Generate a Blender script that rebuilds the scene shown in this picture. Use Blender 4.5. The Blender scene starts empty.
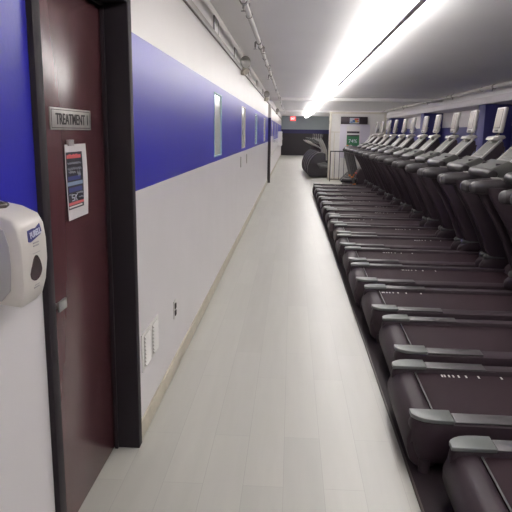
import bpy, bmesh, math, random
from mathutils import Vector, Matrix
random.seed(7)
R = math.radians
scene = bpy.context.scene
COL = scene.collection

# ------------------------------------------------------------------ materials
def new_mat(name):
    m = bpy.data.materials.new(name); m.use_nodes = True
    nt = m.node_tree
    return m, nt, nt.nodes['Principled BSDF']

def N(nt, t, **kw):
    n = nt.nodes.new(t)
    for k, v in kw.items(): setattr(n, k, v)
    return n

def mat(name, col, rough=.5, metal=0., spec=.5, var=.06, nscale=6., bump=0., bscale=200., coat=0.):
    m, nt, b = new_mat(name)
    tc = N(nt, 'ShaderNodeTexCoord')
    no = N(nt, 'ShaderNodeTexNoise'); no.inputs['Scale'].default_value = nscale; no.inputs['Detail'].default_value = 4
    nt.links.new(tc.outputs['Object'], no.inputs['Vector'])
    mx = N(nt, 'ShaderNodeMix', data_type='RGBA')
    mx.inputs[6].default_value = tuple(c*(1-var) for c in col)+(1,)
    mx.inputs[7].default_value = tuple(min(1, c*(1+var)) for c in col)+(1,)
    nt.links.new(no.outputs['Fac'], mx.inputs[0])
    nt.links.new(mx.outputs[2], b.inputs['Base Color'])
    b.inputs['Roughness'].default_value = rough
    b.inputs['Metallic'].default_value = metal
    b.inputs['Specular IOR Level'].default_value = spec
    b.inputs['Coat Weight'].default_value = coat
    if bump:
        n2 = N(nt, 'ShaderNodeTexNoise'); n2.inputs['Scale'].default_value = bscale
        nt.links.new(tc.outputs['Object'], n2.inputs['Vector'])
        bp = N(nt, 'ShaderNodeBump'); bp.inputs['Strength'].default_value = bump; bp.inputs['Distance'].default_value = .002
        nt.links.new(n2.outputs['Fac'], bp.inputs['Height']); nt.links.new(bp.outputs[0], b.inputs['Normal'])
    return m

def emit(name, col, strength, base=(.8, .8, .8)):
    m, nt, b = new_mat(name)
    b.inputs['Base Color'].default_value = base+(1,)
    b.inputs['Emission Color'].default_value = col+(1,)
    b.inputs['Emission Strength'].default_value = strength
    return m

def banded(name, bands, rough=.35, spec=.5, bump=.15):
    """paint bands by height: list of (z_top, colour) from the floor up"""
    m, nt, b = new_mat(name)
    tc = N(nt, 'ShaderNodeTexCoord'); sp = N(nt, 'ShaderNodeSeparateXYZ')
    nt.links.new(tc.outputs['Object'], sp.inputs[0])
    prev = None
    for i, (zt, col) in enumerate(bands):
        if prev is None:
            rgb = N(nt, 'ShaderNodeRGB'); rgb.outputs[0].default_value = col+(1,); prev = rgb.outputs[0]; z0 = zt; continue
        gt = N(nt, 'ShaderNodeMath', operation='GREATER_THAN'); gt.inputs[1].default_value = z0
        nt.links.new(sp.outputs['Z'], gt.inputs[0])
        mx = N(nt, 'ShaderNodeMix', data_type='RGBA')
        nt.links.new(gt.outputs[0], mx.inputs[0]); nt.links.new(prev, mx.inputs[6]); mx.inputs[7].default_value = col+(1,)
        prev = mx.outputs[2]; z0 = zt
    no = N(nt, 'ShaderNodeTexNoise'); no.inputs['Scale'].default_value = 2.5; no.inputs['Detail'].default_value = 5
    nt.links.new(tc.outputs['Object'], no.inputs['Vector'])
    rp = N(nt, 'ShaderNodeMapRange'); rp.inputs[3].default_value = .94; rp.inputs[4].default_value = 1.04
    nt.links.new(no.outputs['Fac'], rp.inputs[0])
    mu = N(nt, 'ShaderNodeMix', data_type='RGBA', blend_type='MULTIPLY'); mu.inputs[0].default_value = 1
    nt.links.new(prev, mu.inputs[6]); nt.links.new(rp.outputs[0], mu.inputs[7])
    nt.links.new(mu.outputs[2], b.inputs['Base Color'])
    b.inputs['Roughness'].default_value = rough; b.inputs['Specular IOR Level'].default_value = spec
    n2 = N(nt, 'ShaderNodeTexNoise'); n2.inputs['Scale'].default_value = 60
    nt.links.new(tc.outputs['Object'], n2.inputs['Vector'])
    bp = N(nt, 'ShaderNodeBump'); bp.inputs['Strength'].default_value = bump; bp.inputs['Distance'].default_value = .002
    nt.links.new(n2.outputs['Fac'], bp.inputs['Height']); nt.links.new(bp.outputs[0], b.inputs['Normal'])
    return m

WHITE = (.71, .68, .688); WARMW = (.64, .61, .585); BLUE = (.028, .026, .37)
M = {}
M['wall'] = banded('wall_paint_banded', [(1.266, WHITE), (1.985, BLUE), (9, WARMW)], rough=.35, spec=.42)
M['rwall'] = banded('right_wall_paint', [(1.78, (.028, .027, .16)), (9, (.66, .62, .62))], rough=.5)
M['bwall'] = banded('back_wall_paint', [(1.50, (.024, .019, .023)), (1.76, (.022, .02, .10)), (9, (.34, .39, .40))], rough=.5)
M['pilaster'] = banded('pilaster_paint', [(1.266, (.035, .024, .028)), (1.985, (.02, .018, .10)), (9, WARMW)], rough=.5)
M['ceil'] = mat('ceiling_paint', (.88, .865, .855), .8, var=.05, nscale=.9)
M['white'] = mat('white_trim', (.72, .70, .67), .5)
M['fixture'] = mat('fixture_housing', (.80, .76, .80), .5)
M['pipe'] = mat('white_pipe', (.66, .63, .60), .45)
M['greytrim'] = mat('grey_trim', (.25, .235, .22), .5)
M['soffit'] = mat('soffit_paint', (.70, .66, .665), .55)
M['pillar'] = mat('blue_pillar_paint', (.035, .033, .17), .5)
M['base'] = mat('cream_baseboard', (.53, .49, .40), .5, var=.2, nscale=9)
M['doorframe'] = mat('dark_door_frame', (.022, .017, .021), .6, spec=.2, var=.1)
M['bronze'] = mat('brown_edge_strip', (.06, .045, .04), .5)
M['black'] = mat('treadmill_dark_plastic', (.033, .0215, .028), .55, spec=.35, var=.1, nscale=20, bump=.1, bscale=500)
M['blackg'] = mat('dark_gloss_plastic', (.018, .014, .017), .3, var=.1)
M['drum'] = mat('elliptical_housing', (.012, .009, .013), .3, var=.1)
M['belt'] = mat('belt_rubber', (.024, .0115, .016), .7, spec=.15, var=.15, nscale=40, bump=.2, bscale=600)
M['rail'] = mat('side_rail_plastic', (.026, .0145, .0205), .55, spec=.35, var=.1, nscale=15)
M['pad'] = mat('foot_pad_grey', (.058, .053, .056), .42, var=.1)
M['cap'] = mat('silver_grey_plastic', (.135, .145, .14), .42, metal=.1, var=.08)
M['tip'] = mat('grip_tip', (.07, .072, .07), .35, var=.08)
M['grip'] = mat('grip_rubber', (.028, .023, .026), .4, var=.1, bump=.15)
M['silver'] = mat('silver_plastic', (.34, .325, .31), .34, metal=.3, var=.06)
M['panel'] = mat('console_grey', (.065, .062, .057), .4, metal=.1, var=.08)
M['keypad'] = mat('keypad_grey', (.17, .165, .155), .4)
M['tray'] = mat('tray_grey', (.075, .074, .070), .42, var=.08)
M['shell'] = mat('console_back_shell', (.028, .019, .025), .45)
M['tvframe'] = mat('tv_frame_silver', (.42, .40, .38), .4, metal=.2)
M['tvscreen'] = mat('tv_screen_reflection', (.15, .118, .104), .35, var=.04, nscale=3)  # pale reflection of the wall put into the screen's base colour
M['tvdark'] = mat('tv_recess_edge', (.10, .085, .085), .4)
M['mark'] = mat('white_print', (.72, .70, .66), .6)
M['orange'] = mat('orange_plastic', (.75, .22, .05), .45)
M['red'] = mat('red_print', (.55, .03, .03), .45)
M['greypost'] = mat('grey_metal_post', (.12, .118, .115), .4, metal=.3)
M['rubberfloor'] = mat('rubber_floor', (.018, .011, .014), .65, spec=.3, var=.2, nscale=30, bump=.3, bscale=300)
M['paper'] = mat('paper_white', (.66, .63, .63), .7, var=.02)
M['ink'] = mat('flyer_ink_dark', (.022, .020, .032), .5)
M['inkred'] = mat('flyer_red', (.68, .12, .13), .55)
M['inkblue'] = mat('flyer_blue', (.05, .06, .22), .55)
M['inklight'] = mat('flyer_light_blue', (.28, .36, .50), .55)
M['inkgrey'] = mat('flyer_script_grey', (.35, .37, .42), .55)
M['tape'] = mat('tape', (.30, .27, .27), .3)
M['plate'] = mat('brushed_sign_plate', (.50, .48, .45), .35, metal=.4, var=.3, nscale=14)
M['lettering'] = mat('sign_lettering_dark', (.035, .028, .028), .5)
M['steel'] = mat('satin_steel', (.42, .43, .41), .35, metal=.7)
M['dispenser'] = mat('dispenser_cream', (.62, .585, .54), .38, var=.02)
M['dispgrey'] = mat('dispenser_grey_side', (.36, .345, .345), .45, var=.03)
M['lens'] = mat('dark_sensor_lens', (.055, .038, .04), .2)
M['logo'] = mat('logo_blue', (.035, .035, .17), .4)
M['logow'] = mat('logo_white', (.60, .62, .72), .4)
M['cyan'] = mat('cyan_window_frame', (.30, .46, .52), .4)
M['cream'] = mat('cream_window_frame', (.62, .58, .49), .45)
M['lav'] = mat('lavender_board', (.62, .59, .66), .5)
M['signdark'] = mat('dark_sign_board', (.05, .035, .045), .4)
M['green'] = mat('poster_green', (.035, .17, .075), .45)
M['tan'] = mat('tan_switch', (.36, .34, .30), .5)
M['slot'] = mat('dark_slot', (.05, .04, .03), .6)
M['lampcream'] = mat('lamp_cream', (.46, .43, .36), .45)
M['lampgrey'] = mat('lamp_grey', (.27, .26, .24), .4, metal=.2)
M['tube'] = emit('fluorescent_tube', (1., .97, .95), 24.0)
M['exit'] = emit('exit_red', (1., .10, .09), 1.0, (.6, .05, .05))
M['exitw'] = emit('exit_letters', (1., .55, .5), 1.2)
M['c_y'] = mat('print_yellow', (.6, .42, .08), .5); M['c_b'] = mat('print_blue', (.07, .14, .32), .5)
M['c_r'] = mat('print_red', (.55, .1, .08), .5); M['c_l'] = mat('print_pale', (.45, .5, .55), .5)

def floor_mat():
    m, nt, b = new_mat('vinyl_plank_floor')
    tc = N(nt, 'ShaderNodeTexCoord'); mp = N(nt, 'ShaderNodeMapping'); mp.inputs['Rotation'].default_value = (0, 0, R(90))
    br = N(nt, 'ShaderNodeTexBrick'); br.offset = .37
    br.inputs['Scale'].default_value = 1; br.inputs['Mortar Size'].default_value = .0012
    br.inputs['Brick Width'].default_value = 1.22; br.inputs['Row Height'].default_value = .18; br.inputs['Bias'].default_value = .1
    br.inputs['Color1'].default_value = (.40, .395, .36, 1); br.inputs['Color2'].default_value = (.435, .43, .39, 1)
    br.inputs['Mortar'].default_value = (.345, .34, .31, 1)
    nt.links.new(tc.outputs['Object'], mp.inputs[0]); nt.links.new(mp.outputs[0], br.inputs['Vector'])
    m2 = N(nt, 'ShaderNodeMapping'); m2.inputs['Scale'].default_value = (9, .8, 1)
    no = N(nt, 'ShaderNodeTexNoise'); no.inputs['Scale'].default_value = 2; no.inputs['Detail'].default_value = 6
    nt.links.new(tc.outputs['Object'], m2.inputs[0]); nt.links.new(m2.outputs[0], no.inputs['Vector'])
    rp = N(nt, 'ShaderNodeMapRange'); rp.inputs[3].default_value = .93; rp.inputs[4].default_value = 1.07
    nt.links.new(no.outputs['Fac'], rp.inputs[0])
    mu = N(nt, 'ShaderNodeMix', data_type='RGBA', blend_type='MULTIPLY'); mu.inputs[0].default_value = 1
    nt.links.new(br.outputs['Color'], mu.inputs[6]); nt.links.new(rp.outputs[0], mu.inputs[7])
    nt.links.new(mu.outputs[2], b.inputs['Base Color'])
    b.inputs['Roughness'].default_value = .37; b.inputs['Specular IOR Level'].default_value = .5
    return m
M['floor'] = floor_mat()

def door_mat():
    m, nt, b = new_mat('door_veneer')
    tc = N(nt, 'ShaderNodeTexCoord'); mp = N(nt, 'ShaderNodeMapping'); mp.inputs['Scale'].default_value = (6, 6, .7)
    no = N(nt, 'ShaderNodeTexNoise'); no.inputs['Scale'].default_value = 5; no.inputs['Detail'].default_value = 6
    nt.links.new(tc.outputs['Object'], mp.inputs[0]); nt.links.new(mp.outputs[0], no.inputs['Vector'])
    mx = N(nt, 'ShaderNodeMix', data_type='RGBA')
    mx.inputs[6].default_value = (.076, .027, .031, 1); mx.inputs[7].default_value = (.104, .039, .044, 1)
    nt.links.new(no.outputs['Fac'], mx.inputs[0]); nt.links.new(mx.outputs[2], b.inputs['Base Color'])
    b.inputs['Roughness'].default_value = .25; b.inputs['Specular IOR Level'].default_value = .45
    return m
M['door'] = door_mat()

def glass_mat():
    m, nt, b = new_mat('window_pane')
    tc = N(nt, 'ShaderNodeTexCoord'); no = N(nt, 'ShaderNodeTexNoise'); no.inputs['Scale'].default_value = 3
    nt.links.new(tc.outputs['Object'], no.inputs['Vector'])
    mx = N(nt, 'ShaderNodeMix', data_type='RGBA'); mx.inputs[6].default_value = (.50, .53, .51, 1); mx.inputs[7].default_value = (.60, .61, .58, 1)
    nt.links.new(no.outputs['Fac'], mx.inputs[0]); nt.links.new(mx.outputs[2], b.inputs['Base Color'])
    b.inputs['Roughness'].default_value = .12
    return m
M['pane'] = glass_mat()

# ------------------------------------------------------------------ mesh helper
class MB:
    def __init__(s): s.bm = bmesh.new()
    def _merge(s, b, bev=0, seg=2):
        bmesh.ops.recalc_face_normals(b, faces=b.faces)
        if bev:
            es = [e for e in b.edges if len(e.link_faces) == 2 and e.calc_face_angle(0) > .5]
            bmesh.ops.bevel(b, geom=es, offset=bev, segments=seg, profile=.5, affect='EDGES', clamp_overlap=True)
        me = bpy.data.meshes.new('t'); b.to_mesh(me); b.free(); s.bm.from_mesh(me); bpy.data.meshes.remove(me)
        return s
    def box(s, x0, x1, y0, y1, z0, z1, bev=0, seg=2):
        b = bmesh.new()
        bmesh.ops.create_cube(b, size=1)
        for v in b.verts:
            v.co = Vector((x0+(v.co.x+.5)*(x1-x0), y0+(v.co.y+.5)*(y1-y0), z0+(v.co.z+.5)*(z1-z0)))
        return s._merge(b, bev, seg)
    def prism(s, pts, axis, a0, a1, bev=0, seg=2):
        b = bmesh.new()
        def mk(p, a):
            return {'y': (p[0], a, p[1]), 'x': (a, p[0], p[1]), 'z': (p[0], p[1], a)}[axis]
        A = [b.verts.new(mk(p, a0)) for p in pts]; B = [b.verts.new(mk(p, a1)) for p in pts]
        n = len(pts)
        b.faces.new(A); b.faces.new(B[::-1])
        for i in range(n): b.faces.new([A[i], A[(i+1) % n], B[(i+1) % n], B[i]])
        return s._merge(b, bev, seg)
    def loft(s, rings, caps=True):
        b = bmesh.new(); V = [[b.verts.new(p) for p in r] for r in rings]
        n = len(rings[0])
        for i in range(len(V)-1):
            for j in range(n): b.faces.new([V[i][j], V[i][(j+1) % n], V[i+1][(j+1) % n], V[i+1][j]])
        if caps: b.faces.new(V[0][::-1]); b.faces.new(V[-1])
        return s._merge(b)
    def tube(s, path, r, n=12, sy=1.):
        path = [Vector(p) for p in path]
        rr = r if isinstance(r, (list, tuple)) else [r]*len(path)
        rings = []; up0 = Vector((0, 0, 1))
        for i, p in enumerate(path):
            d = (path[min(i+1, len(path)-1)]-path[max(i-1, 0)]).normalized()
            u = up0 if abs(d.dot(up0)) < .95 else Vector((1, 0, 0))
            a = d.cross(u).normalized(); c = a.cross(d).normalized()
            rings.append([p+(a*math.cos(2*math.pi*k/n)*sy+c*math.sin(2*math.pi*k/n))*rr[i] for k in range(n)])
        return s.loft(rings)
    def cyl(s, p0, p1, r, n=16, r2=None): return s.tube([p0, p1], [r, r if r2 is None else r2], n)
    def done(s, name, m, parent=None):
        me = bpy.data.meshes.new(name); s.bm.to_mesh(me); s.bm.free()
        me.materials.append(M[m] if isinstance(m, str) else m)
        me.shade_smooth(); me.set_sharp_from_angle(angle=R(38))
        o = bpy.data.objects.new(name, me); COL.objects.link(o)
        if parent is not None: o.parent = parent
        return o

def struct(o): o['kind'] = 'structure'; return o
def tag(o, label, cat, group=None):
    o['label'] = label; o['category'] = cat
    if group: o['group'] = group
    return o
def empty(name, loc, rz=0):
    e = bpy.data.objects.new(name, None); COL.objects.link(e); e.location = loc; e.rotation_euler = (0, 0, rz); e.empty_display_size = .1
    return e
def thing(name, loc, label, cat, group=None, rz=0): return tag(empty(name, loc, rz), label, cat, group)
def copy_tree(o, parent=None):
    c = o.copy(); COL.objects.link(c)
    if parent is not None: c.parent = parent
    for ch in list(o.children): copy_tree(ch, c)
    return c

def text(name, s, m, w, h, origin, ux, uy, parent=None, bold=0., depth=.0012):
    """lettering fitted in a w x h box whose lower left corner is origin; ux, uy unit axes"""
    cu = bpy.data.curves.new('t', 'FONT'); cu.body = s; cu.extrude = .5; cu.offset = bold; cu.resolution_u = 4
    ob = bpy.data.objects.new('t', cu); COL.objects.link(ob)
    dg = bpy.context.evaluated_depsgraph_get(); me = bpy.data.meshes.new_from_object(ob.evaluated_get(dg))
    bpy.data.objects.remove(ob); bpy.data.curves.remove(cu)
    xs = [v.co.x for v in me.vertices]; ys = [v.co.y for v in me.vertices]
    x0, x1, y0, y1 = min(xs), max(xs), min(ys), max(ys)
    ux = Vector(ux); uy = Vector(uy); n = ux.cross(uy); origin = Vector(origin)
    for v in me.vertices:
        v.co = origin+ux*((v.co.x-x0)/(x1-x0)*w)+uy*((v.co.y-y0)/(y1-y0)*h)+n*(v.co.z*depth+depth*.5)
    me.materials.clear(); me.materials.append(M[m])
    o = bpy.data.objects.new(name, me); COL.objects.link(o)
    if parent is not None: o.parent = parent
    return o

# ------------------------------------------------------------------ room shell
WX = -.735; CEIL = 2.65; Y0 = -8.0; Y1 = 42.5; RX = 5.2; FX = .592
DO0, DO1, DOZ = 1.77, 2.72, 2.085           # door opening
WINS = [(5.80, 6.40), (8.98, 9.66), (12.25, 12.93), (16.05, 16.78), (22.6, 23.3), (26.3, 27.0), (30.2, 30.9)]
WZ0, WZ1 = 1.305, 1.915

mb = MB(); mb.box(WX-.6, RX+.3, Y0-.2, Y1+.2, -.1, 0); struct(mb.done('floor', 'floor'))
mb = MB(); mb.box(FX, RX, Y0, 16.35, 0.0005, .006); struct(mb.done('floor_rubber', 'rubberfloor'))
mb = MB(); mb.box(FX-.012, FX, Y0, 16.35, 0.0005, .009, .002); struct(mb.done('trim_1', 'bronze'))
mb = MB(); mb.box(WX-.6, RX+.3, Y0-.2, Y1+.2, CEIL, CEIL+.1); struct(mb.done('ceiling', 'ceil'))

def wall_with_holes(name, m, y0, y1, z0, z1, holes, x0, x1):
    ys = sorted({y0, y1} | {h[0] for h in holes} | {h[1] for h in holes}); zs = sorted({z0, z1} | {h[2] for h in holes} | {h[3] for h in holes})
    b = bmesh.new(); cache = {}
    def V(x, y, z):
        k = (x, round(y, 5), round(z, 5))
        if k not in cache: cache[k] = b.verts.new(k)
        return cache[k]
    def solid(i, j):
        if i < 0 or j < 0 or i >= len(ys)-1 or j >= len(zs)-1: return False
        yc = (ys[i]+ys[i+1])/2; zc = (zs[j]+zs[j+1])/2
        return not any(h[0] < yc < h[1] and h[2] < zc < h[3] for h in holes)
    for i in range(len(ys)-1):
        for j in range(len(zs)-1):
            if not solid(i, j): continue
            a, c, d, e = ys[i], ys[i+1], zs[j], zs[j+1]
            b.faces.new([V(x1, a, d), V(x1, c, d), V(x1, c, e), V(x1, a, e)])
            b.faces.new([V(x0, a, d), V(x0, a, e), V(x0, c, e), V(x0, c, d)])
            if not solid(i-1, j): b.faces.new([V(x0, a, d), V(x1, a, d), V(x1, a, e), V(x0, a, e)])
            if not solid(i+1, j): b.faces.new([V(x0, c, d), V(x0, c, e), V(x1, c, e), V(x1, c, d)])
            if not solid(i, j-1): b.faces.new([V(x0, a, d), V(x0, c, d), V(x1, c, d), V(x1, a, d)])
            if not solid(i, j+1): b.faces.new([V(x0, a, e), V(x1, a, e), V(x1, c, e), V(x0, c, e)])
    mb = MB(); mb._merge(b); return struct(mb.done(name, m))

holes = [(DO0-.05, DO1+.05, 0, DOZ+.05)]+[(a, b, WZ0, WZ1) for a, b in WINS]
wall_with_holes('wall_left', 'wall', Y0, Y1, 0, CEIL, holes, WX-.16, WX)
mb = MB(); mb.box(RX, RX+.15, Y0, Y1, 0, CEIL); struct(mb.done('wall_right', 'rwall'))
mb = MB(); mb.box(WX-.16, RX+.15, Y1, Y1+.15, 0, CEIL); struct(mb.done('wall_back', 'bwall'))
mb = MB(); mb.box(WX-.16, RX+.15, Y0-.15, Y0, 0, CEIL); struct(mb.done('wall_front', 'rwall'))
mb = MB(); mb.box(WX, WX+.012, DO1+.06, 18.9, 0, .10, .003); struct(mb.done('baseboard_left', 'base'))
mb = MB(); mb.box(WX, WX+.012, 19.14, Y1, 0, .10, .003); struct(mb.done('baseboard_left_far', 'base'))
mb = MB(); mb.box(WX, WX+.012, Y0, DO0-.06, 0, .10, .003); struct(mb.done('baseboard_left_near', 'base'))
mb = MB(); mb.box(WX, WX+.022, Y0, Y1, 2.385, 2.437, .003); struct(mb.done('trim_2', 'greytrim'))
mb = MB(); mb.box(WX, WX+.085, 18.95, 19.1, 0, 2.36, .004); struct(mb.done('trim_3', 'pilaster'))
for i, yb in enumerate((20.0, 31.0)):
    mb = MB(); mb.box(WX, RX, yb, yb+.3, CEIL-.10, CEIL, .01); struct(mb.done('trim_%d' % (4+i), 'ceil'))
# right bulkhead
mb = MB(); mb.box(4.5, RX, Y0, Y1, 2.27, 2.43, .006); struct(mb.done('trim_6', 'soffit'))
mb = MB(); mb.box(4.72, RX, Y0, Y1, 2.43, CEIL); struct(mb.done('trim_7', 'ceil'))
for i, yp in enumerate((8.0, 15.0, 21.8, 28.9, 36.0)):
    mb = MB(); mb.box(4.55, RX, yp, yp+.55, 0, 2.27, .006); struct(mb.done('trim_%d' % (8+i), 'pillar'))

# windows in the left wall
for i, (a, b) in enumerate(WINS):
    fm = 'cyan' if i in (0, 2) else 'cream'
    mb = MB(); t = .015; xx0, xx1 = WX-.06, WX+.006
    mb.box(xx0, xx1, a, a+t, WZ0, WZ1, .003); mb.box(xx0, xx1, b-t, b, WZ0, WZ1, .003)
    mb.box(xx0, xx1, a, b, WZ0, WZ0+t, .003); mb.box(xx0, xx1, a, b, WZ1-t, WZ1, .003)
    f = struct(mb.done('window_%d' % (i+1), fm))
    mb = MB(); mb.box(WX-.016, WX-.008, a+t, b-t, WZ0+t, WZ1-t); mb.done('pane', 'pane', f)

# door with frame
LX = -.84
fr = MB()
fr.box(WX-.15, WX+.018, DO0-.055, DO0, 0, DOZ+.055, .004)
fr.box(WX-.15, WX+.018, DO1, DO1+.055, 0, DOZ+.055, .004)
fr.box(WX-.15, WX+.018, DO0, DO1, DOZ, DOZ+.055, .004)
fr.box(LX+.001, LX+.018, DO1-.014, DO1, 0, DOZ, .002)      # stop
fr.box(LX+.001, LX+.018, DO0, DO1, DOZ-.014, DOZ, .002)
door = struct(fr.done('door_1', 'doorframe'))
mb = MB(); mb.box(LX-.045, LX, DO0+.003, DO1-.003, .008, DOZ-.004, .002); leaf = mb.done('door_leaf', 'door', door)
mb = MB(); mb.cyl((LX-.002, 2.03, .933), (LX+.034, 2.03, .933), .010)
mb.box(LX+.028, LX+.038, 2.012, 2.084, .914, .952, .004)
h = mb.done('door_handle', 'steel', leaf); h['label'] = 'satin steel lever handle'

# door sign
ds = thing('door_sign', (LX, 2.315, 1.548), 'brushed metal plate reading TREATMENT 1 on the dark red door', 'sign')
mb = MB(); mb.box(0, .004, -.215, .215, 0, .078, .001); mb.done('plate', 'plate', ds)
mb = MB(); mb.box(.004, .0048, -.205, .205, .006, .0085); mb.box(.004, .0048, -.205, .205, .0695, .072)
mb.box(.004, .0048, -.205, -.2025, .006, .072); mb.box(.004, .0048, .2025, .205, .006, .072); mb.done('border', 'lettering', ds)
text('lettering', 'TREATMENT 1', 'lettering', .34, .040, (.004, -.165, .019), (0, 1, 0), (0, 0, 1), ds, bold=.012)

# flyer taped to the door: curved sheet
fl = thing('flyer', (LX, 2.335, 1.21), 'white sheet with dark printed flyer taped to the red door', 'flyer')
def fx(y, z):   # how far the sheet lifts off the door (y -.115...115, z 0...285)
    u = (y+.115)/.23; v = z/.285
    return .004+.004*max(0, 1-u)**1.5*max(0, 1-v*1.1)**2+.004*u*math.sin(math.pi*v)
def sheet(y0, y1, z0, z1, off, th=.0006, ny=10, nz=12, skew=0.):
    b = bmesh.new(); g = []
    for s in (0, 1):
        gg = []
        for i in range(ny+1):
            row = []
            for j in range(nz+1):
                y = y0+(y1-y0)*i/ny; z = z0+(z1-z0)*j/nz
                row.append(b.verts.new((fx(y, z)+off+(th if s else 0), y, z+skew*(y-y0))))
            gg.append(row)
        g.append(gg)
    for i in range(ny):
        for j in range(nz):
            b.faces.new([g[1][i][j], g[1][i+1][j], g[1][i+1][j+1], g[1][i][j+1]])
            b.faces.new([g[0][i][j], g[0][i][j+1], g[0][i+1][j+1], g[0][i+1][j]])
    for i in range(ny):
        b.faces.new([g[0][i][0], g[0][i+1][0], g[1][i+1][0], g[1][i][0]]); b.faces.new([g[0][i][nz], g[1][i][nz], g[1][i+1][nz], g[0][i+1][nz]])
    for j in range(nz):
        b.faces.new([g[0][0][j], g[1][0][j], g[1][0][j+1], g[0][0][j+1]]); b.faces.new([g[0][ny][j], g[0][ny][j+1], g[1][ny][j+1], g[1][ny][j]])
    return b
def sheets(name, m, rects):
    mb = MB()
    for (a, b_, c, d, off) in rects: mb._merge(sheet(a, b_, c, d, off, ny=6, nz=6))
    return mb.done(name, m, fl)
mb = MB(); mb._merge(sheet(-.115, .115, 0, .285, 0)); mb.done('sheet', 'paper', fl)
sheets('print_background', 'ink', [(-.108, .062, .040, .256, .0008)])
sheets('print_blue', 'inkblue', [(-.098, .030, .150, .165, .0015), (-.095, .042, .105, .122, .0015)])
sheets('print_light_bar', 'inklight', [(-.106, .052, .130, .144, .0015)])
sheets('print_red', 'inkred', [(-.106, .060, .056, .066, .0015)])
sheets('print_white_line', 'mark', [(-.104, .040, .046, .052, .0015)])
# headline: a row of small upright strokes too blurred to read; script lines are wavy strokes
rects = []
y = -.102
while y < .045:
    w = random.uniform(.006, .012); hh = random.choice((.013, .018, .016)); rects.append((y, y+w, .232, .232+hh, .0015)); y += w+.0015
sheets('print_headline', 'inkred', rects)
def squiggle(mb, y0, y1, z, amp, n, r=.0011):
    pts = []
    for k in range(n*4+1):
        yy = y0+(y1-y0)*k/(n*4); zz = z+amp*math.sin(k*math.pi/2)*random.uniform(.5, 1.1)
        pts.append((fx(yy, zz)+.0018, yy, zz))
    mb.tube(pts, r, 5)
mb = MB()
squiggle(mb, -.098, .045, .214, .005, 9); squiggle(mb, -.098, .045, .193, .006, 8); squiggle(mb, -.09, -.02, .180, .006, 4)
squiggle(mb, .0, .035, .172, .012, 3); squiggle(mb, -.02, .05, .098, .005, 5); squiggle(mb, .005, .055, .080, .004, 4); squiggle(mb, -.10, -.06, .096, .004, 3)
mb.done('print_script', 'inkgrey', fl)
mb = MB()
for a, b in (((-.07, .094), (-.045, .094)), ((-.07, .094), (-.07, .083)), ((-.07, .083), (-.047, .083)), ((-.047, .083), (-.047, .072)), ((-.047, .072), (-.07, .072)), ((-.032, .094), (-.032, .07)), ((-.014, .094), (-.032, .083)), ((-.032, .083), (-.014, .07))):
    mb.tube([(fx(a[0], a[1])+.0018, a[0], a[1]), (fx(b[0], b[1])+.0018, b[0], b[1])], .0016, 6)
mb.done('print_numeral', 'logow', fl)
mb = MB(); mb.box(.001, .0108, -.085, -.03, .279, .302, .0005); mb.done('tape', 'tape', fl)

# hand sanitizer dispenser (wall at x = WX)
dp = thing('soap_dispenser', (WX, 1.42, 1.122), 'cream hand sanitizer dispenser mounted on the wall left of the door', 'dispenser')
# side profile (x out of wall, z up) swept across its width, with rounded shoulders
def disp_ring(y, k):
    prof = [(0, .03), (.02, .018), (.055, .010), (.094, .004), (.106, .02), (.114, .06), (.118, .12), (.117, .18), (.112, .225), (.099, .252), (.06, .272), (.0, .286)]
    cx, cz = .0, .15
    return [(cx+(px-cx)*k[0], y*(1-.28*max(0, (.11-pz)/.11)**1.3), cz+(pz-cz)*k[1]) for px, pz in prof]
mb = MB()
mb.loft([disp_ring(y, k) for y, k in ((-.076, (.93, .95)), (-.073, (.97, .975)), (-.066, (.99, .992)), (-.05, (1.0, 1.0)), (.05, (1.0, 1.0)), (.066, (.985, .99)), (.073, (.955, .97)), (.077, (.90, .94)))])
mb.done('cover', 'dispenser', dp)
mb = MB(); mb.prism([(.002, .035), (.06, .03), (.083, .06), (.088, .12), (.086, .18), (.075, .225), (.002, .25)], 'y', -.0785, -.074, .002); mb.done('side_panel', 'dispgrey', dp)
mb = MB(); mb.tube([(.035, -.03, .2785), (.037, -.01, .279), (.035, .02, .2785)], [.010, .014, .010], 14, 1.3); o = mb.done('refill_window', 'lens', dp)
def front_x(z):
    P = [(.106, .02), (.114, .06), (.118, .12), (.117, .18), (.112, .225), (.099, .252)]
    for (xa, za), (xb, zb) in zip(P, P[1:]):
        if za <= z <= zb: return xa+(xb-xa)*(z-za)/(zb-za)
    return .11
def on_front(pts, m, name, thick=.002, parent=dp):
    b = bmesh.new(); A = [b.verts.new((front_x(z)-.004, y, z)) for y, z in pts]; B = [b.verts.new((front_x(z)+thick, y, z)) for y, z in pts]
    n = len(pts); b.faces.new(A); b.faces.new(B[::-1])
    for i in range(n): b.faces.new([A[i], A[(i+1) % n], B[(i+1) % n], B[i]])
    mb = MB(); mb._merge(b); return mb.done(name, m, parent)
tear = [(-.006+.033*math.cos(t)*(1-.35*max(0, math.sin(t))), .098+(.046 if math.sin(t) > 0 else .026)*math.sin(t)) for t in [2*math.pi*k/20 for k in range(20)]]
on_front(tear, 'lens', 'sensor_window')
on_front([(-.040, .186), (-.030, .184), (.030, .196), (.040, .204), (.037, .218), (.036, .226), (.010, .217), (-.010, .218), (-.036, .216), (-.038, .205)], 'logo', 'logo_badge')
text('logo_lettering', 'PURELL', 'logow', .062, .017, (front_x(.195)+.0032, -.030, .193), (0, .99, .12), (-.11, -.08, .99), dp, bold=.02)
mb = MB()
for k in range(2): mb.box(front_x(.175)-.004, front_x(.175)+.0012, -.016, .016, .168+k*.008, .172+k*.008)
mb.box(front_x(.152)-.004, front_x(.152)+.0008, -.022, .022, .149, .1505)
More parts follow.
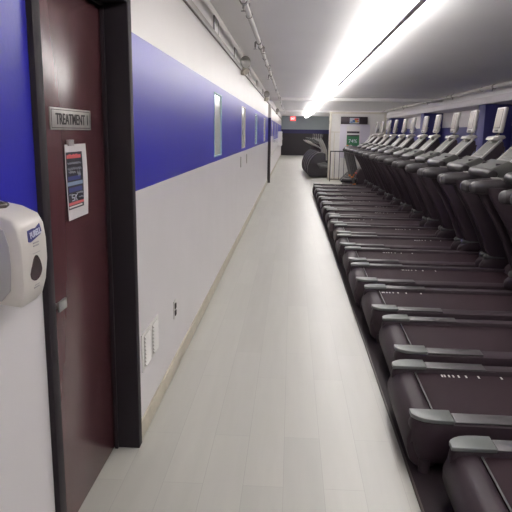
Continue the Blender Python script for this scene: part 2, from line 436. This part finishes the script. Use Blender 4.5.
for k in range(3): mb.box(front_x(.055)-.004, front_x(.055)+.0012, -.014+.004*k, .016, .050+k*.007, .0525+k*.007)
mb.done('fine_print', 'dispgrey', dp)

# louvred vent low on the wall
dp.scale = (1, 1, .88)
vg = thing('vent_grille', (WX, 3.06, .335), 'white louvred vent grille low on the wall beyond the door', 'vent')
mb = MB(); mb.box(0, .006, -.19, .19, 0, .20, .002); mb.done('face_plate', 'white', vg)
mb = MB()
for c0 in (-.15, .035):
    mb.box(.004, .0068, c0, c0+.115, .018, .182)
mb.done('opening', 'tan', vg)
for c0 in (-.15, .035):
    mb = MB()
    for k in range(8):
        z = .022+k*.0205; mb.prism([(.005, z+.013), (.016, z), (.018, z+.002), (.007, z+.0155)], 'y', c0, c0+.115)
    mb.done('louvre_bank', 'white', vg)
ol = thing('wall_outlet', (WX, 3.75, .355), 'electrical outlet low on the white wall past the vent', 'outlet')
mb = MB(); mb.box(0, .006, -.038, .038, 0, .118, .002); mb.done('cover_plate', 'white', ol)
for z in (.018, .064):
    mb = MB(); mb.box(.004, .012, -.020, .020, z, z+.036, .004); mb.done('receptacle', 'slot', ol)
for i, y in enumerate((8.85, 10.0)):
    sw = thing('light_switch', (WX, y, 1.045), ('nearer', 'farther')[i]+' of two tan switch plates under the blue stripe', 'switch', 'switch plates on the left wall')
    mb = MB(); mb.box(0, .008, -.05, .05, 0, .15, .003); mb.done('cover_plate', 'tan', sw)
    mb = MB(); mb.box(.006, .016, -.012, .012, .05, .10, .003); mb.done('toggle', 'white', sw)
# access panels up at the grey trim
NEARW = ['nearest', 'second nearest', 'third nearest', 'fourth nearest', 'farthest']
for i, (y, z0, z1) in enumerate(((5.9, 2.415, 2.575), (7.9, 2.42, 2.56), (10.4, 2.42, 2.56), (12.7, 2.42, 2.56), (15.2, 2.42, 2.56))):
    ap = thing('access_panel', (WX, y, z0), NEARW[i]+' of the small framed panels high on the left wall', 'panel', 'framed panels high on the left wall')
    hh = z1-z0
    mb = MB(); mb.box(0, .008, -.15, .15, 0, hh, .002); mb.done('door_plate', 'white', ap)
    mb = MB()
    for a in ((-.155, -.14, -.005, hh+.005), (.14, .155, -.005, hh+.005), (-.155, .155, -.005, .008), (-.155, .155, hh-.008, hh+.005)): mb.box(.0, .012, *a, .002)
    mb.done('frame', 'greytrim', ap)
# emergency lights
for i, (y, z) in enumerate(((8.8, 2.43), (16.0, 2.43), (27.5, 2.43))):
    el = thing('emergency_light', (WX+.022, y, z), ('nearest round twin-head lamp on the grey trim of left wall', 'middle round twin-head lamp on the grey trim of left wall', 'farthest round twin-head lamp on the grey trim of left wall')[i], 'lamp', 'twin-head lamps on the left wall trim')
    mb = MB(); mb.box(-.022, .03, -.06, .06, -.10, .05, .01); mb.done('housing', 'lampcream', el)
    mb = MB(); mb.tube([(.012, .01, .07), (.025, -.01, .07), (.045, -.04, .07), (.05, -.046, .07)], [.04, .07, .085, .08], 20); mb.done('lamp_head', 'lampgrey', el)
    mb = MB(); mb.tube([(.015, 0, -.02), (.035, -.02, -.045), (.05, -.035, -.06)], [.03, .05, .055], 18); mb.done('lamp_head', 'lampcream', el)
# sprinkler pipes
def sprinkler(name, x, z, r, y0, y1, heads, label, hanger_x=0):
    sp = thing(name, (x, y0, z), label, 'pipe')
    mb = MB(); mb.cyl((0, 0, 0), (0, y1-y0, 0), r, 14); mb.done('pipe_run', 'pipe', sp)
    for (y, sx) in heads:
        mb = MB(); y -= y0
        mb.cyl((0, y-.03, 0), (0, y+.03, 0), r*1.35, 14)
        if sx: mb.cyl((0, y, 0), (sx*.04, y, .0), .012, 10)
        bx = sx*.04
        mb.cyl((bx, y, 0), (bx, y, -r-.035), .011, 10); mb.cyl((bx, y, -r-.035), (bx, y, -r-.05), .004, 8); mb.cyl((bx, y, -r-.05), (bx, y, -r-.054), .022, 12)
        mb.done('sprinkler_head', 'lampgrey', sp)
    y = y0+1.2; 
    while y < y1:
        mb = MB(); mb.cyl((0, y-y0, r*.5), (0, y-y0, CEIL-z), .006, 8); mb.tube([(r*1.1*math.cos(a), y-y0, r*1.1*math.sin(a)) for a in [2*math.pi*k/14 for k in range(15)]], .005, 6)
        mb.done('hanger', 'lampgrey', sp); y += 3.1
    return sp
sprinkler('sprinkler_pipe', -.40, 2.55, .024, Y0, 30.9, [(5.0, 0), (7.2, -1), (7.6, 1), (9.6, 1), (11.2, -1), (14.7, 0), (18.3, 1), (23, 0)], 'thin white sprinkler pipe along the ceiling above the corridor')
sprinkler('sprinkler_pipe', 4.40, 2.595, .042, Y0, 42.3, [(14.0, -1), (17.5, 0), (20.5, -1), (25.0, 0), (30.0, -1)], 'thick white pipe under the ceiling along the right bulkhead')
# exit sign
ex = thing('exit_sign', (.04, 38.0, 2.25), 'red lit EXIT sign hanging from ceiling at far end', 'sign')
mb = MB(); mb.box(-.17, .17, 0, .06, 0, .26, .01); mb.done('housing', 'exit', ex)
text('lettering', 'EXIT', 'exitw', .24, .13, (-.12, 0, .065), (1, 0, 0), (0, 0, 1), ex, bold=.02)
mb = MB(); mb.cyl((0, .03, .255), (0, .03, CEIL-2.25), .012); mb.done('stem', 'white', ex)

# fluorescent strip fixtures
SX = .93
WORD = ['first', 'second', 'third', 'fourth', 'fifth', 'sixth', 'seventh', 'eighth', 'ninth', 'tenth', 'eleventh', 'twelfth', 'thirteenth', 'fourteenth', 'fifteenth', 'sixteenth', 'seventeenth', 'eighteenth', 'nineteenth', 'twentieth']
proto = None; y = -7.48; k = 0  # rear end of the line is unseen, added to brighten camera-facing sides
while y < 41:
    if k < 5: lab = 'unseen fluorescent strip light behind the viewpoint, %s from the room end wall' % WORD[k]
    elif k == 5: lab = 'nearest strip light, cut off by the top edge of the photo'
    else: lab = 'twin tube strip light, %s visible in the ceiling line from the near end' % WORD[k-5]
    if proto is None:
        proto = thing('strip_light', (SX, y, CEIL), lab, 'light', 'strip lights along the ceiling')
        mb = MB(); mb.box(-.027, .027, 0, 2.44, -.150, -.130, .003); mb.done('housing', 'fixture', proto)
        for sx in (-1, 1):
            mb = MB(); mb.cyl((sx*.072, .03, -.108), (sx*.072, 2.41, -.108), .019, 12); mb.done('tube_lamp', 'tube', proto)
        for yy in (.004, 2.406):
            mb = MB(); mb.box(-.093, .093, yy, yy+.028, -.131, -.088, .003); mb.done('socket', 'white', proto)
        for yy in (.6, 1.8):
            mb = MB(); mb.cyl((0, yy, -.131), (0, yy, 0), .006, 8); mb.done('hanger', 'greytrim', proto)
    else:
        o = copy_tree(proto); o.location.y = y; o['label'] = lab
    y += 2.44; k += 1

# ------------------------------------------------------------------ treadmill
HW = .382
def rail_ring(x, s, zt, zb, inset=0.):
    o = s*HW
    P = [(s*.272, zb), (s*.272, zt-.012), (s*.280, zt), (o-s*(.022+inset), zt), (o-s*(.006+inset), zt-.010), (o-s*inset, zt-.035), (o-s*inset*.8, zt-.10), (o-s*(.012+inset), zb+.05), (o-s*(.035+inset), zb)]
    if s < 0: P = P[::-1]
    return [(x, y, z) for y, z in P]
ticks = [0, .0145, .0375, .0605, .0895, .130, .197, .319]
def make_treadmill():
    T = empty('treadmill', (0, 0, 0))
    mb = MB(); mb.box(.12, 1.5, -.30, .30, .06, .215, .01); mb.done('deck_base', 'black', T)
    for s in (-1, 1):
        mb = MB(); mb.loft([rail_ring(x, s, zt, zb, i) for x, zt, zb, i in ((-.012, .235, .12, .060), (-.004, .250, .09, .048), (.012, .262, .065, .030), (.04, .266, .05, .012), (.085, .266, .05, .0), (.15, .266, .05, 0), (.8, .266, .05, 0), (1.45, .266, .05, 0), (1.62, .266, .05, 0))])
        mb.done('side_rail', 'rail', T)
        # flat grey end cap plate, its outer rear corner rounded off
        pl = [(-.012, .266), (-.012, .318), (-.002, .335), (.015, .352), (.04, .368), (.075, .377), (.11, HW-.002), (.172, HW-.002), (.172, .266)]
        mb = MB(); mb.prism([(x, s*y_) for x, y_ in pl], 'z', .262, .281, .0035, 2); mb.done('end_cap', 'cap', T)
        mb = MB(); mb.box(.178, .50, min(s*.276, s*(HW-.012)), max(s*.276, s*(HW-.012)), .262, .272, .004); mb.done('foot_pad', 'pad', T)
        mb = MB(); mb.box(.02, .55, min(s*.274, s*.28), max(s*.274, s*.28), .22, .262); mb.done('belt_guard', 'black', T)
        mb = MB(); mb.cyl((.06, s*.34, 0.006), (.06, s*.34, .07), .028, 12); mb.done('leveler_foot', 'black', T)
    # rear cover between the rails
    mb = MB(); mb.prism([(.112, .225), (.105, .243), (.07, .246), (.02, .236), (-.012, .205), (-.028, .16), (-.026, .11), (-.008, .05), (.03, .018), (.112, .018)], 'y', -.335, .335, .014, 2); mb.done('rear_cover', 'rail', T)
    mb = MB(); mb.box(.108, .116, -.266, .266, .243, .2475, .001); mb.done('edge_highlight', 'tip', T)  # light grey bar standing in for the highlight along the cover edge
    mb = MB(); mb.prism([(.118, .215), (.122, .236), (.135, .241), (1.47, .241), (1.49, .236), (1.50, .215)], 'y', -.268, .268); mb.done('belt', 'belt', T)
    for s in (-1, 1):
        mb = MB()
        for t in ticks: mb.box(t, t+.009, s*.245-.016, s*.245+.016, .2405, .2418)
        mb.done('belt_mark', 'mark', T)['label'] = 'white tick marks'
    mb = MB()
    for q in range(3): mb.box(.165+.014*q, .172+.014*q, -HW-.0015, -HW+.002, .165-.004*q, .185)
    mb.box(.16, .205, -HW-.0012, -HW+.002, .158, .161)
    mb.done('side_emblem', 'cap', T)
    # motor hood
    mb = MB(); mb.prism([(1.46, .05), (1.46, .25), (1.50, .31), (1.60, .36), (1.78, .375), (1.98, .34), (2.08, .25), (2.10, .12), (2.08, .05)], 'y', -.37, .37, .03, 3); mb.done('motor_hood', 'black', T)
    for s in (-1, 1):
        y = s*.372
        # leaning upright
        rings = []
        for x, z, wx, wy in ((1.46, .30, .115, .040), (1.415, .42, .112, .040), (1.325, .62, .108, .038), (1.225, .82, .108, .038), (1.12, 1.00, .118, .040), (1.07, 1.12, .13, .042)):
            rings.append([(x+wx*math.copysign(abs(math.cos(t))**.6, math.cos(t)), y+wy*math.copysign(abs(math.sin(t))**.6, math.sin(t)), z) for t in [2*math.pi*k/20 for k in range(20)]])
        mb = MB(); mb.loft(rings); mb.done('upright', 'black', T)
        # rounded foot of the upright
        rings = []
        for x, w, hh in ((1.25, .010, .02), (1.262, .025, .05), (1.30, .038, .095), (1.36, .047, .125), (1.44, .050, .135), (1.62, .050, .135), (1.75, .050, .13), (1.90, .045, .10)):
            rings.append([(x, y+w*math.cos(t), .266+hh*max(0, math.sin(t))**.55-.012*(math.sin(t) < 0)) for t in [2*math.pi*k/16 for k in range(16)]])
        mb = MB(); mb.loft(rings); ft = mb.done('upright_foot', 'rail', T)
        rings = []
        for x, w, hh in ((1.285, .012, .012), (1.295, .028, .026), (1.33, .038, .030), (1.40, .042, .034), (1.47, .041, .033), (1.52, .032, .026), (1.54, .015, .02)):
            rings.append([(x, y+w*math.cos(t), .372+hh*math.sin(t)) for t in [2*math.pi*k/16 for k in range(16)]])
        mb = MB(); mb.loft(rings); mb.done('foot_highlight', 'tip', ft)  # lighter grey oval modelled in place of the ceiling glint on the foot
        # long padded handrail
        y = s*.388; dz = .035
        path = [(.815, y, 1.083+dz), (.82, y, 1.083+dz), (.835, y, 1.084+dz), (.86, y, 1.086+dz), (.91, y, 1.089+dz), (1.05, y, 1.096+dz), (1.20, y, 1.106+dz), (1.32, y*.97, 1.118+dz), (1.42, y*.9, 1.15+dz)]
        mb = MB(); mb.tube(path, [.012, .026, .040, .050, .058, .061, .060, .057, .05], 20, .68); hr = mb.done('handrail', 'grip', T)
        mb = MB(); mb.tube([(.812, y, 1.083+dz), (.817, y, 1.083+dz), (.832, y, 1.084+dz), (.852, y, 1.0855+dz)], [.014, .029, .042, .0505], 20, .69); mb.done('grip_tip', 'pad', hr)
        mb = MB(); mb.box(1.06, 1.13, y-.022, y+.022, 1.150+dz, 1.162+dz, .003); mb.done('pulse_plate', 'silver', hr)
    mb = MB(); mb.tube([(1.22, -.35, 1.14), (1.20, -.22, 1.165), (1.19, 0, 1.17), (1.20, .22, 1.165), (1.22, .35, 1.14)], .026, 12); mb.done('cross_grip', 'grip', T)
    # tray with cup wells
    mb = MB(); mb.prism([(1.075, 1.235), (1.085, 1.258), (1.24, 1.330), (1.29, 1.30), (1.30, 1.18), (1.14, 1.19)], 'y', -.255, .255, .010, 3); tr = mb.done('tray', 'tray', T)
    mb = MB(); mb.tube([(1.10, -.290, 1.212), (1.10, -.284, 1.212), (1.098, -.265, 1.214), (1.085, 0, 1.216), (1.098, .265, 1.214), (1.10, .284, 1.212), (1.10, .290, 1.212)], [.016, .034, .046, .046, .046, .034, .016], 16, 1.25); mb.done('tray_bumper', 'grip', tr)
    for s in (-1, 1):
        mb = MB(); mb.cyl((1.18, s*.20, 1.27), (1.18, s*.20, 1.306), .036, 18); mb.done('cup_well', 'shell', tr)
    # slanted console
    P0 = Vector((1.205, 1.235)); P1 = Vector((1.455, 1.49)); d = (P1-P0).normalized(); n = Vector((-d.y, d.x))
    def q(a, b): v = P0+d*a+n*b; return (v.x, v.y)
    L = (P1-P0).length
    mb = MB(); mb.prism([q(0, 0), q(L, 0), q(L+.01, -.03), q(L-.06, -.10), q(L*.45, -.13), q(.05, -.09), q(-.01, -.03)], 'y', -.185, .185, .012, 2); co = mb.done('console', 'shell', T)
    mb = MB(); mb.prism([q(.005, -.005), q(.005, .008), q(L-.005, .008), q(L-.005, -.005)], 'y', -.165, .165, .004, 2); mb.done('console_face', 'panel', co)
    mb = MB(); mb.prism([q(.01, .004), q(.01, .013), q(L*.36, .012), q(L*.36, .004)], 'y', -.160, .160, .004); mb.done('keypad', 'keypad', co)
    for i in range(3):
        mb = MB(); mb.prism([q(.035, .011), q(.035, .017), q(.085, .017), q(.085, .011)], 'y', -.12+.10*i-.02, -.12+.10*i+.04, .002); mb.done('key', 'panel', co)
    mb = MB(); mb.prism([q(L*.38, .006), q(L*.38, .0095), q(L*.405, .0095), q(L*.405, .006)], 'y', -.13, .13); mb.done('slot', 'blackg', co)
    mb = MB(); mb.prism([q(L*.46, .006), q(L*.46, .0098), q(L*.93, .0098), q(L*.93, .006)], 'y', -.13, .13); mb.done('display', 'panel', co)
    for s in (-1, 1):
        a, b = sorted((s*.167, s*.190))
        mb = MB(); mb.prism([q(-.012, -.012), q(-.012, .010), q(.01, .017), q(L-.01, .017), q(L+.012, .008), q(L+.012, -.006)], 'y', a, b, .006, 2); mb.done('side_trim', 'silver', co)
    # curved brace behind the console
    for s in (-1, 1):
        mb = MB(); mb.tube([(1.36, s*.30, 1.05), (1.44, s*.25, 1.16), (1.48, s*.20, 1.30), (1.49, s*.165, 1.43)], [.022, .020, .018, .014], 10); mb.done('console_brace', 'rail', T)
    # television on a stub arm
    mb = MB(); mb.tube([(1.42, 0, 1.46), (1.47, 0, 1.53), (1.495, 0, 1.60), (1.505, 0, 1.66)], [.035, .03, .03, .03], 12); mb.prism([(1.38, 1.50), (1.40, 1.53), (1.50, 1.545), (1.52, 1.52), (1.45, 1.485)], 'y', -.12, .12, .006); mb.done('screen_arm', 'silver', T)
    b0 = MB(); tilt = R(8)
    def rot(o):
        o.data.transform(Matrix.Translation((1.450, 0, 1.570)) @ Matrix.Rotation(tilt, 4, 'Y')); return o
    b0.box(-.005, .034, -.128, .128, 0, .258, .012, 3); tv = rot(b0.done('television', 'tvframe', T))
    mb = MB(); mb.box(-.0065, 0, -.106, .106, .042, .240, .002); rot(mb.done('screen_bezel', 'tvdark', tv))
    mb = MB(); mb.box(-.008, 0, -.090, .096, .052, .231); rot(mb.done('screen', 'tvscreen', tv))
    mb = MB(); mb.box(-.008, 0, -.06, .06, .012, .032, .002); rot(mb.done('button_bar', 'panel', tv))
    return T

proto = make_treadmill()
xoff = [.075, -.022, .052, .028, .0, .012, -.01, .015, -.012, .0, -.02, -.01, -.03, -.025, -.035, -.045]
# where along its loop each belt happens to have stopped (far-side marks, near-side marks)
rng = random.Random(3)
mk = {0: (.35, .9), 1: (.25, 1.0), 2: (1.1, .64), 3: (.13, .84), 4: (.48, 1.15), 5: (.41, 1.12), 6: (.95, 1.0)}
for i in range(16):
    T = proto if i == 0 else copy_tree(proto)
    yc = 2.065+(.886*i if i < 5 else .886*4+.873*(i-4))
    T.location = (.622+xoff[i], yc, .006); T.rotation_euler = (0, 0, R(-1.2+rng.uniform(-.2, .2)))
    T['category'] = 'treadmill'; T['group'] = 'treadmills lined up along the corridor'
    if i == 0: T['label'] = 'nearest black treadmill, only its rear corner showing at bottom right'
    elif i in (1, 2): T['label'] = 'black treadmill, %s from the camera, only its deck in view' % WORD[i]
    elif i == 3: T['label'] = 'black treadmill, fourth from the camera, deck and handrail ends in view'
    elif i == 15: T['label'] = 'last and farthest black treadmill, beside the orange-trimmed stepper'
    else: T['label'] = 'black treadmill with silver console, %s in the row counting from the camera' % WORD[i]
    f, n = mk.get(i, (rng.uniform(.3, 1.0), rng.uniform(.3, 1.0)))
    ms = [c for c in T.children if c.name.split('.')[0] == 'belt_mark']
    ms[0].location.x = n; ms[1].location.x = f

# ------------------------------------------------------------------ steppers beyond the treadmills
def make_stepper():
    S = empty('stepper', (0, 0, 0))
    mb = MB(); mb.prism([(0.05, .02), (.0, .06), (.02, .14), (.5, .16), (1.5, .14), (1.55, .06), (1.5, .02)], 'y', -.36, .36, .012); mb.done('base_frame', 'black', S)
    mb = MB(); mb.prism([(.42, .10), (.40, .45), (.50, .62), (.75, .66), (1.1, .55), (1.3, .30), (1.3, .10)], 'y', -.26, .26, .04, 3); mb.done('body_shroud', 'black', S)
    for s in (-1, 1):
        mb = MB(); mb.prism([(-.02, .27), (.0, .24), (.38, .22), (.44, .26), (.44, .36), (.38, .33), (.02, .33)], 'y', s*.17-.10, s*.17+.10, .012); pd = mb.done('pedal', 'blackg', S)
        mb = MB(); mb.box(.02, .12, s*.17-.07, s*.17+.07, .333, .345, .003); mb.done('pedal_stripe', 'greypost', pd)
        mb = MB(); mb.tube([(.36, s*.33, .12), (.27, s*.33, .45), (.16, s*.33, .85), (.12, s*.33, 1.05)], .034, 12); up = mb.done('post', 'greypost', S)
        for z, x in ((.20, .342), (.40, .287)):
            mb = MB(); mb.tube([(x+.006, s*.33, z-.022), (x-.006, s*.33, z+.022)], .042, 14); mb.done('collar', 'orange', up)
        mb = MB(); mb.tube([(.06, s*.30, 1.09), (.08, s*.31, 1.10), (.14, s*.32, 1.11), (.4, s*.30, 1.10), (.62, s*.24, 1.12), (.7, s*.15, 1.14)], [.02, .042, .055, .055, .05, .045], 14); mb.done('handrail', 'grip', S)
    mb = MB(); mb.tube([(.10, -.29, 1.12), (.10, 0, 1.17), (.10, .29, 1.12)], .03, 10); mb.done('cross_grip', 'grip', S)
    mb = MB(); mb.box(.405, .44, -.16, .16, .46, .50, .004); mb.done('red_stripe', 'red', S)
    mb = MB(); mb.prism([(.55, 1.12), (.54, 1.17), (.80, 1.52), (.84, 1.50), (.80, 1.30), (.70, 1.12)], 'y', -.2, .2, .012); co = mb.done('console', 'blackg', S)
    for s in (-1, 1):
        mb = MB(); mb.prism([(.525, 1.17), (.80, 1.54), (.82, 1.53), (.55, 1.16)], 'y', s*.19-.014, s*.19+.014, .003); mb.done('console_trim', 'silver', co)
    mb = MB(); mb.prism([(.575, 1.222), (.57, 1.226), (.76, 1.482), (.765, 1.478)], 'y', -.14, .14); mb.done('display', 'panel', co)
    mb = MB(); mb.tube([(.70, 0, .60), (.68, 0, .9), (.66, 0, 1.15)], .06, 12); mb.done('mast', 'black', S)
    return S
sp0 = make_stepper()
slab = ['dark stepper with grey posts and orange collars beside the last treadmill', 'second dark stepper with orange collars, counting away from the treadmills', 'third dark stepper with orange collars, counting away from the treadmills', 'farthest dark stepper with orange collars, nearest to the white partition']
for i in range(4):
    S = sp0 if i == 0 else copy_tree(sp0)
    S.location = (1.37+.13*i, 16.9+.86*i, 0); tag(S, slab[i], 'stepper', 'steppers beyond the treadmills')

# ------------------------------------------------------------------ white partition and what hangs on it
PY = 20.55
pt = thing('partition', (1.23, PY, 0), 'white framed partition panel standing across the end of the treadmill row', 'partition')
PW, PH = 1.85, 2.235
mb = MB(); mb.box(.03, PW-.03, .02, .10, 0.03, PH-.03); mb.done('panel', 'white', pt)
mb = MB(); mb.box(0, .07, 0, .12, 0, PH, .006); mb.box(PW-.07, PW, 0, .12, 0, PH, .006); mb.box(.07, PW-.07, 0, .12, PH-.06, PH, .006); mb.box(.07, PW-.07, 0, .12, 0, .09, .006); mb.done('frame', 'cream', pt)
mb = MB(); mb.box(.07, .36, .008, .03, 1.57, 1.60, .003); mb.box(.16, .19, .008, .03, .09, 1.57, .003); mb.done('batten', 'cream', pt)
for z in (.3, 1.1, 1.9):
    mb = MB(); mb.cyl((-.008, .0, z-.05), (-.008, .0, z+.05), .012, 10); mb.done('hinge', 'lampgrey', pt)
wb = thing('notice_board', (1.58, PY+.02, .75), 'plain lavender board fixed on the white partition behind the posters', 'board')
mb = MB(); mb.box(0, .98, -.046, -.021, 0, 1.09, .004); mb.done('board', 'lav', wb)
sg = thing('banner_sign', (1.595, PY+.0, 1.80), 'wide dark banner with small colour picture at top of partition', 'sign')
mb = MB(); mb.box(0, .87, -.045, -.001, .045, .285, .004); mb.done('banner', 'signdark', sg)
mb = MB(); mb.box(.29, .60, -.049, -.045, .07, .245); mb.done('picture', 'c_l', sg)
for nm, a in (('c_b', (.38, .47, .10, .18)), ('c_y', (.46, .54, .10, .17)), ('c_r', (.44, .58, .17, .23)), ('c_r', (.53, .585, .11, .15)), ('c_b', (.31, .38, .09, .13))):
    mb = MB(); mb.box(a[0], a[1], -.0515, -.049, a[2], a[3], .001); mb.done('picture_patch', nm, sg)
po = thing('poster', (1.81, PY-.0257, 1.12), 'green poster reading 74% on the white partition', 'poster')
mb = MB(); mb.box(-.01, .43, -.012, 0, -.02, .68, .002); mb.done('backing', 'paper', po)
mb = MB(); mb.box(0, .41, -.016, -.010, 0, .38); mb.done('green_field', 'green', po)
mb = MB(); mb.box(0, .41, -.016, -.010, .43, .495, .002); mb.box(.02, .38, -.018, -.012, .335, .375); mb.done('header_strip', 'signdark', po)
mb = MB(); mb.box(.0, .07, -.019, -.012, .0, .05); mb.box(.08, .11, -.019, -.012, .0, .02); mb.done('orange_corner', 'orange', po)
text('lettering', '74%', 'logow', .28, .12, (.065, -.016, .12), (1, 0, 0), (0, 0, 1), po, bold=.01)

# black railing before the partition
rl = thing('railing', (1.25, 20.0, 0), 'low black metal railing in front of the partition left edge', 'railing')
mb = MB(); mb.box(0, .62, -.02, .02, .955, .99, .006); mb.done('top_rail', 'blackg', rl)
mb = MB(); mb.box(0, .62, -.012, .012, .06, .085, .004); mb.done('bottom_rail', 'blackg', rl)
for x in (0.0, .605):
    mb = MB(); mb.box(x, x+.03, -.015, .015, 0, .97, .004); mb.done('post', 'blackg', rl)
for k in range(3):
    mb = MB(); mb.box(.15+.15*k, .165+.15*k, -.007, .007, .08, .96); mb.done('baluster', 'blackg', rl)

# ------------------------------------------------------------------ ellipticals behind the partition edge
def make_elliptical():
    E_ = empty('elliptical_trainer', (0, 0, 0))
    prof = [(.06, .03), (.0, .10), (-.03, .25), (-.02, .42), (.04, .60), (.15, .76), (.30, .87), (.44, .90), (.60, .84), (.74, .70), (.82, .50), (.86, .25), (.86, .03)]
    mb = MB(); mb.prism(prof, 'y', -.24, .24, .05, 3); hd = mb.done('drive_housing', 'drum', E_)
    mb = MB(); mb.prism([(.30, .50), (.55, .56), (.70, .50), (.70, .36), (.40, .34)], 'y', -.252, .252, .01); mb.done('side_badge', 'tip', hd)
    mb = MB(); mb.box(.42, .66, -.254, -.24, .40, .47, .003); mb.done('side_badge', 'cap', hd)
    mb = MB(); mb.prism([(.8, .02), (.8, .10), (1.9, .09), (1.95, .02)], 'y', -.20, .20, .01); mb.done('rear_frame', 'black', E_)
    for s in (-1, 1):
        mb = MB(); mb.tube([(.55, s*.29, .42), (1.1, s*.29, .30), (1.7, s*.29, .22)], .025, 10); mb.done('pedal_arm', 'greypost', E_)
        mb = MB(); mb.box(1.15, 1.5, s*.29-.07, s*.29+.07, .31, .35, .012); mb.done('pedal', 'black', E_)
        mb = MB(); mb.tube([(.62, s*.28, .62), (.60, s*.30, .95), (.50, s*.31, 1.18), (.42, s*.30, 1.34), (.44, s*.28, 1.50)], [.028, .028, .026, .026, .028], 10); ma = mb.done('moving_arm', 'silver', E_)
        mb = MB(); mb.tube([(.43, s*.302, 1.32), (.425, s*.295, 1.40), (.44, s*.28, 1.52)], .027, 10); mb.done('arm_grip', 'grip', ma)
        mb = MB(); mb.tube([(.40, s*.05, 1.02), (.30, s*.16, 1.10), (.14, s*.20, 1.17), (.02, s*.20, 1.26)], .02, 10); mb.done('fixed_handle', 'silver', E_)
    mb = MB(); mb.tube([(.40, 0, .85), (.36, 0, 1.05), (.30, 0, 1.22)], .05, 12); mb.done('mast', 'black', E_)
    mb = MB(); mb.prism([(.10, 1.34), (.14, 1.37), (.36, 1.24), (.34, 1.18), (.28, 1.17)], 'y', -.2, .2, .015); mb.done('console', 'tip', E_)
    return E_
e0 = make_elliptical()
elab = ['nearest black elliptical trainer with rounded housing, left of the white partition'] + ['black elliptical trainer with rounded housing, %s behind the nearest one' % w for w in ('first', 'second', 'third')]+['farthest black elliptical trainer in the row before the dark back wall']
for i in range(5):
    e = e0 if i == 0 else copy_tree(e0)
    e.location = (.60-.035*i, 21.6+.95*i, 0); tag(e, elab[i], 'elliptical trainer', 'elliptical trainers beyond the partition')

# ------------------------------------------------------------------ far left wall fittings
df = thing('drinking_fountain', (WX-.002, 20.6, .80), 'white wall-hung drinking fountain far along the left wall', 'fountain')
mb = MB(); mb.box(0, .12, -.2, .2, 0, .62, .01); mb.done('back_panel', 'white', df)
mb = MB(); mb.prism([(.10, .12), (.22, .22), (.28, .36), (.28, .42), (.10, .42)], 'y', -.19, .19, .015); mb.done('basin', 'white', df)
mb = MB(); mb.tube([(.15, .1, .42), (.15, .1, .47), (.19, .1, .49)], .012, 10); mb.done('spout', 'steel', df)
wc = thing('wall_cabinet', (WX, 33.0, .85), 'tall narrow white wall cabinet at the far end of corridor', 'cabinet')
mb = MB(); mb.box(0, .20, -.3, .3, 0, .75, .008); mb.done('body', 'white', wc)
mb = MB(); mb.box(.20, .215, -.28, .28, .02, .73, .004); dd = mb.done('cabinet_door', 'white', wc)
mb = MB(); mb.box(.215, .235, .2, .22, .3, .45, .003); mb.done('handle', 'steel', dd)

# ------------------------------------------------------------------ camera, world, view
cam = bpy.data.cameras.new('camera'); co = bpy.data.objects.new('camera', cam); COL.objects.link(co)
F = 605.
cam.sensor_width = 36; cam.sensor_fit = 'HORIZONTAL'; cam.lens = F/512*36; cam.clip_end = 200; cam.clip_start = .02
yaw, pitch, roll = .05543788798801769, .2021455826332155, .013962634015954637
mw = Matrix.Rotation(yaw, 4, 'Z') @ Matrix.Rotation(math.pi/2-pitch, 4, 'X') @ Matrix.Rotation(roll, 4, 'Z')
co.matrix_world = Matrix.Translation((0, 0, 1.55)) @ mw
scene.camera = co
w = bpy.data.worlds.new('world'); scene.world = w; w.use_nodes = True
w.node_tree.nodes['Background'].inputs[0].default_value = (.5, .5, .55, 1); w.node_tree.nodes['Background'].inputs[1].default_value = .2
vs = scene.view_settings
vs.view_transform = 'Standard'; vs.look = 'None'; vs.gamma = 1; vs.use_curve_mapping = False; vs.exposure = 0.28
scene.cycles.max_bounces = 10; scene.cycles.diffuse_bounces = 6
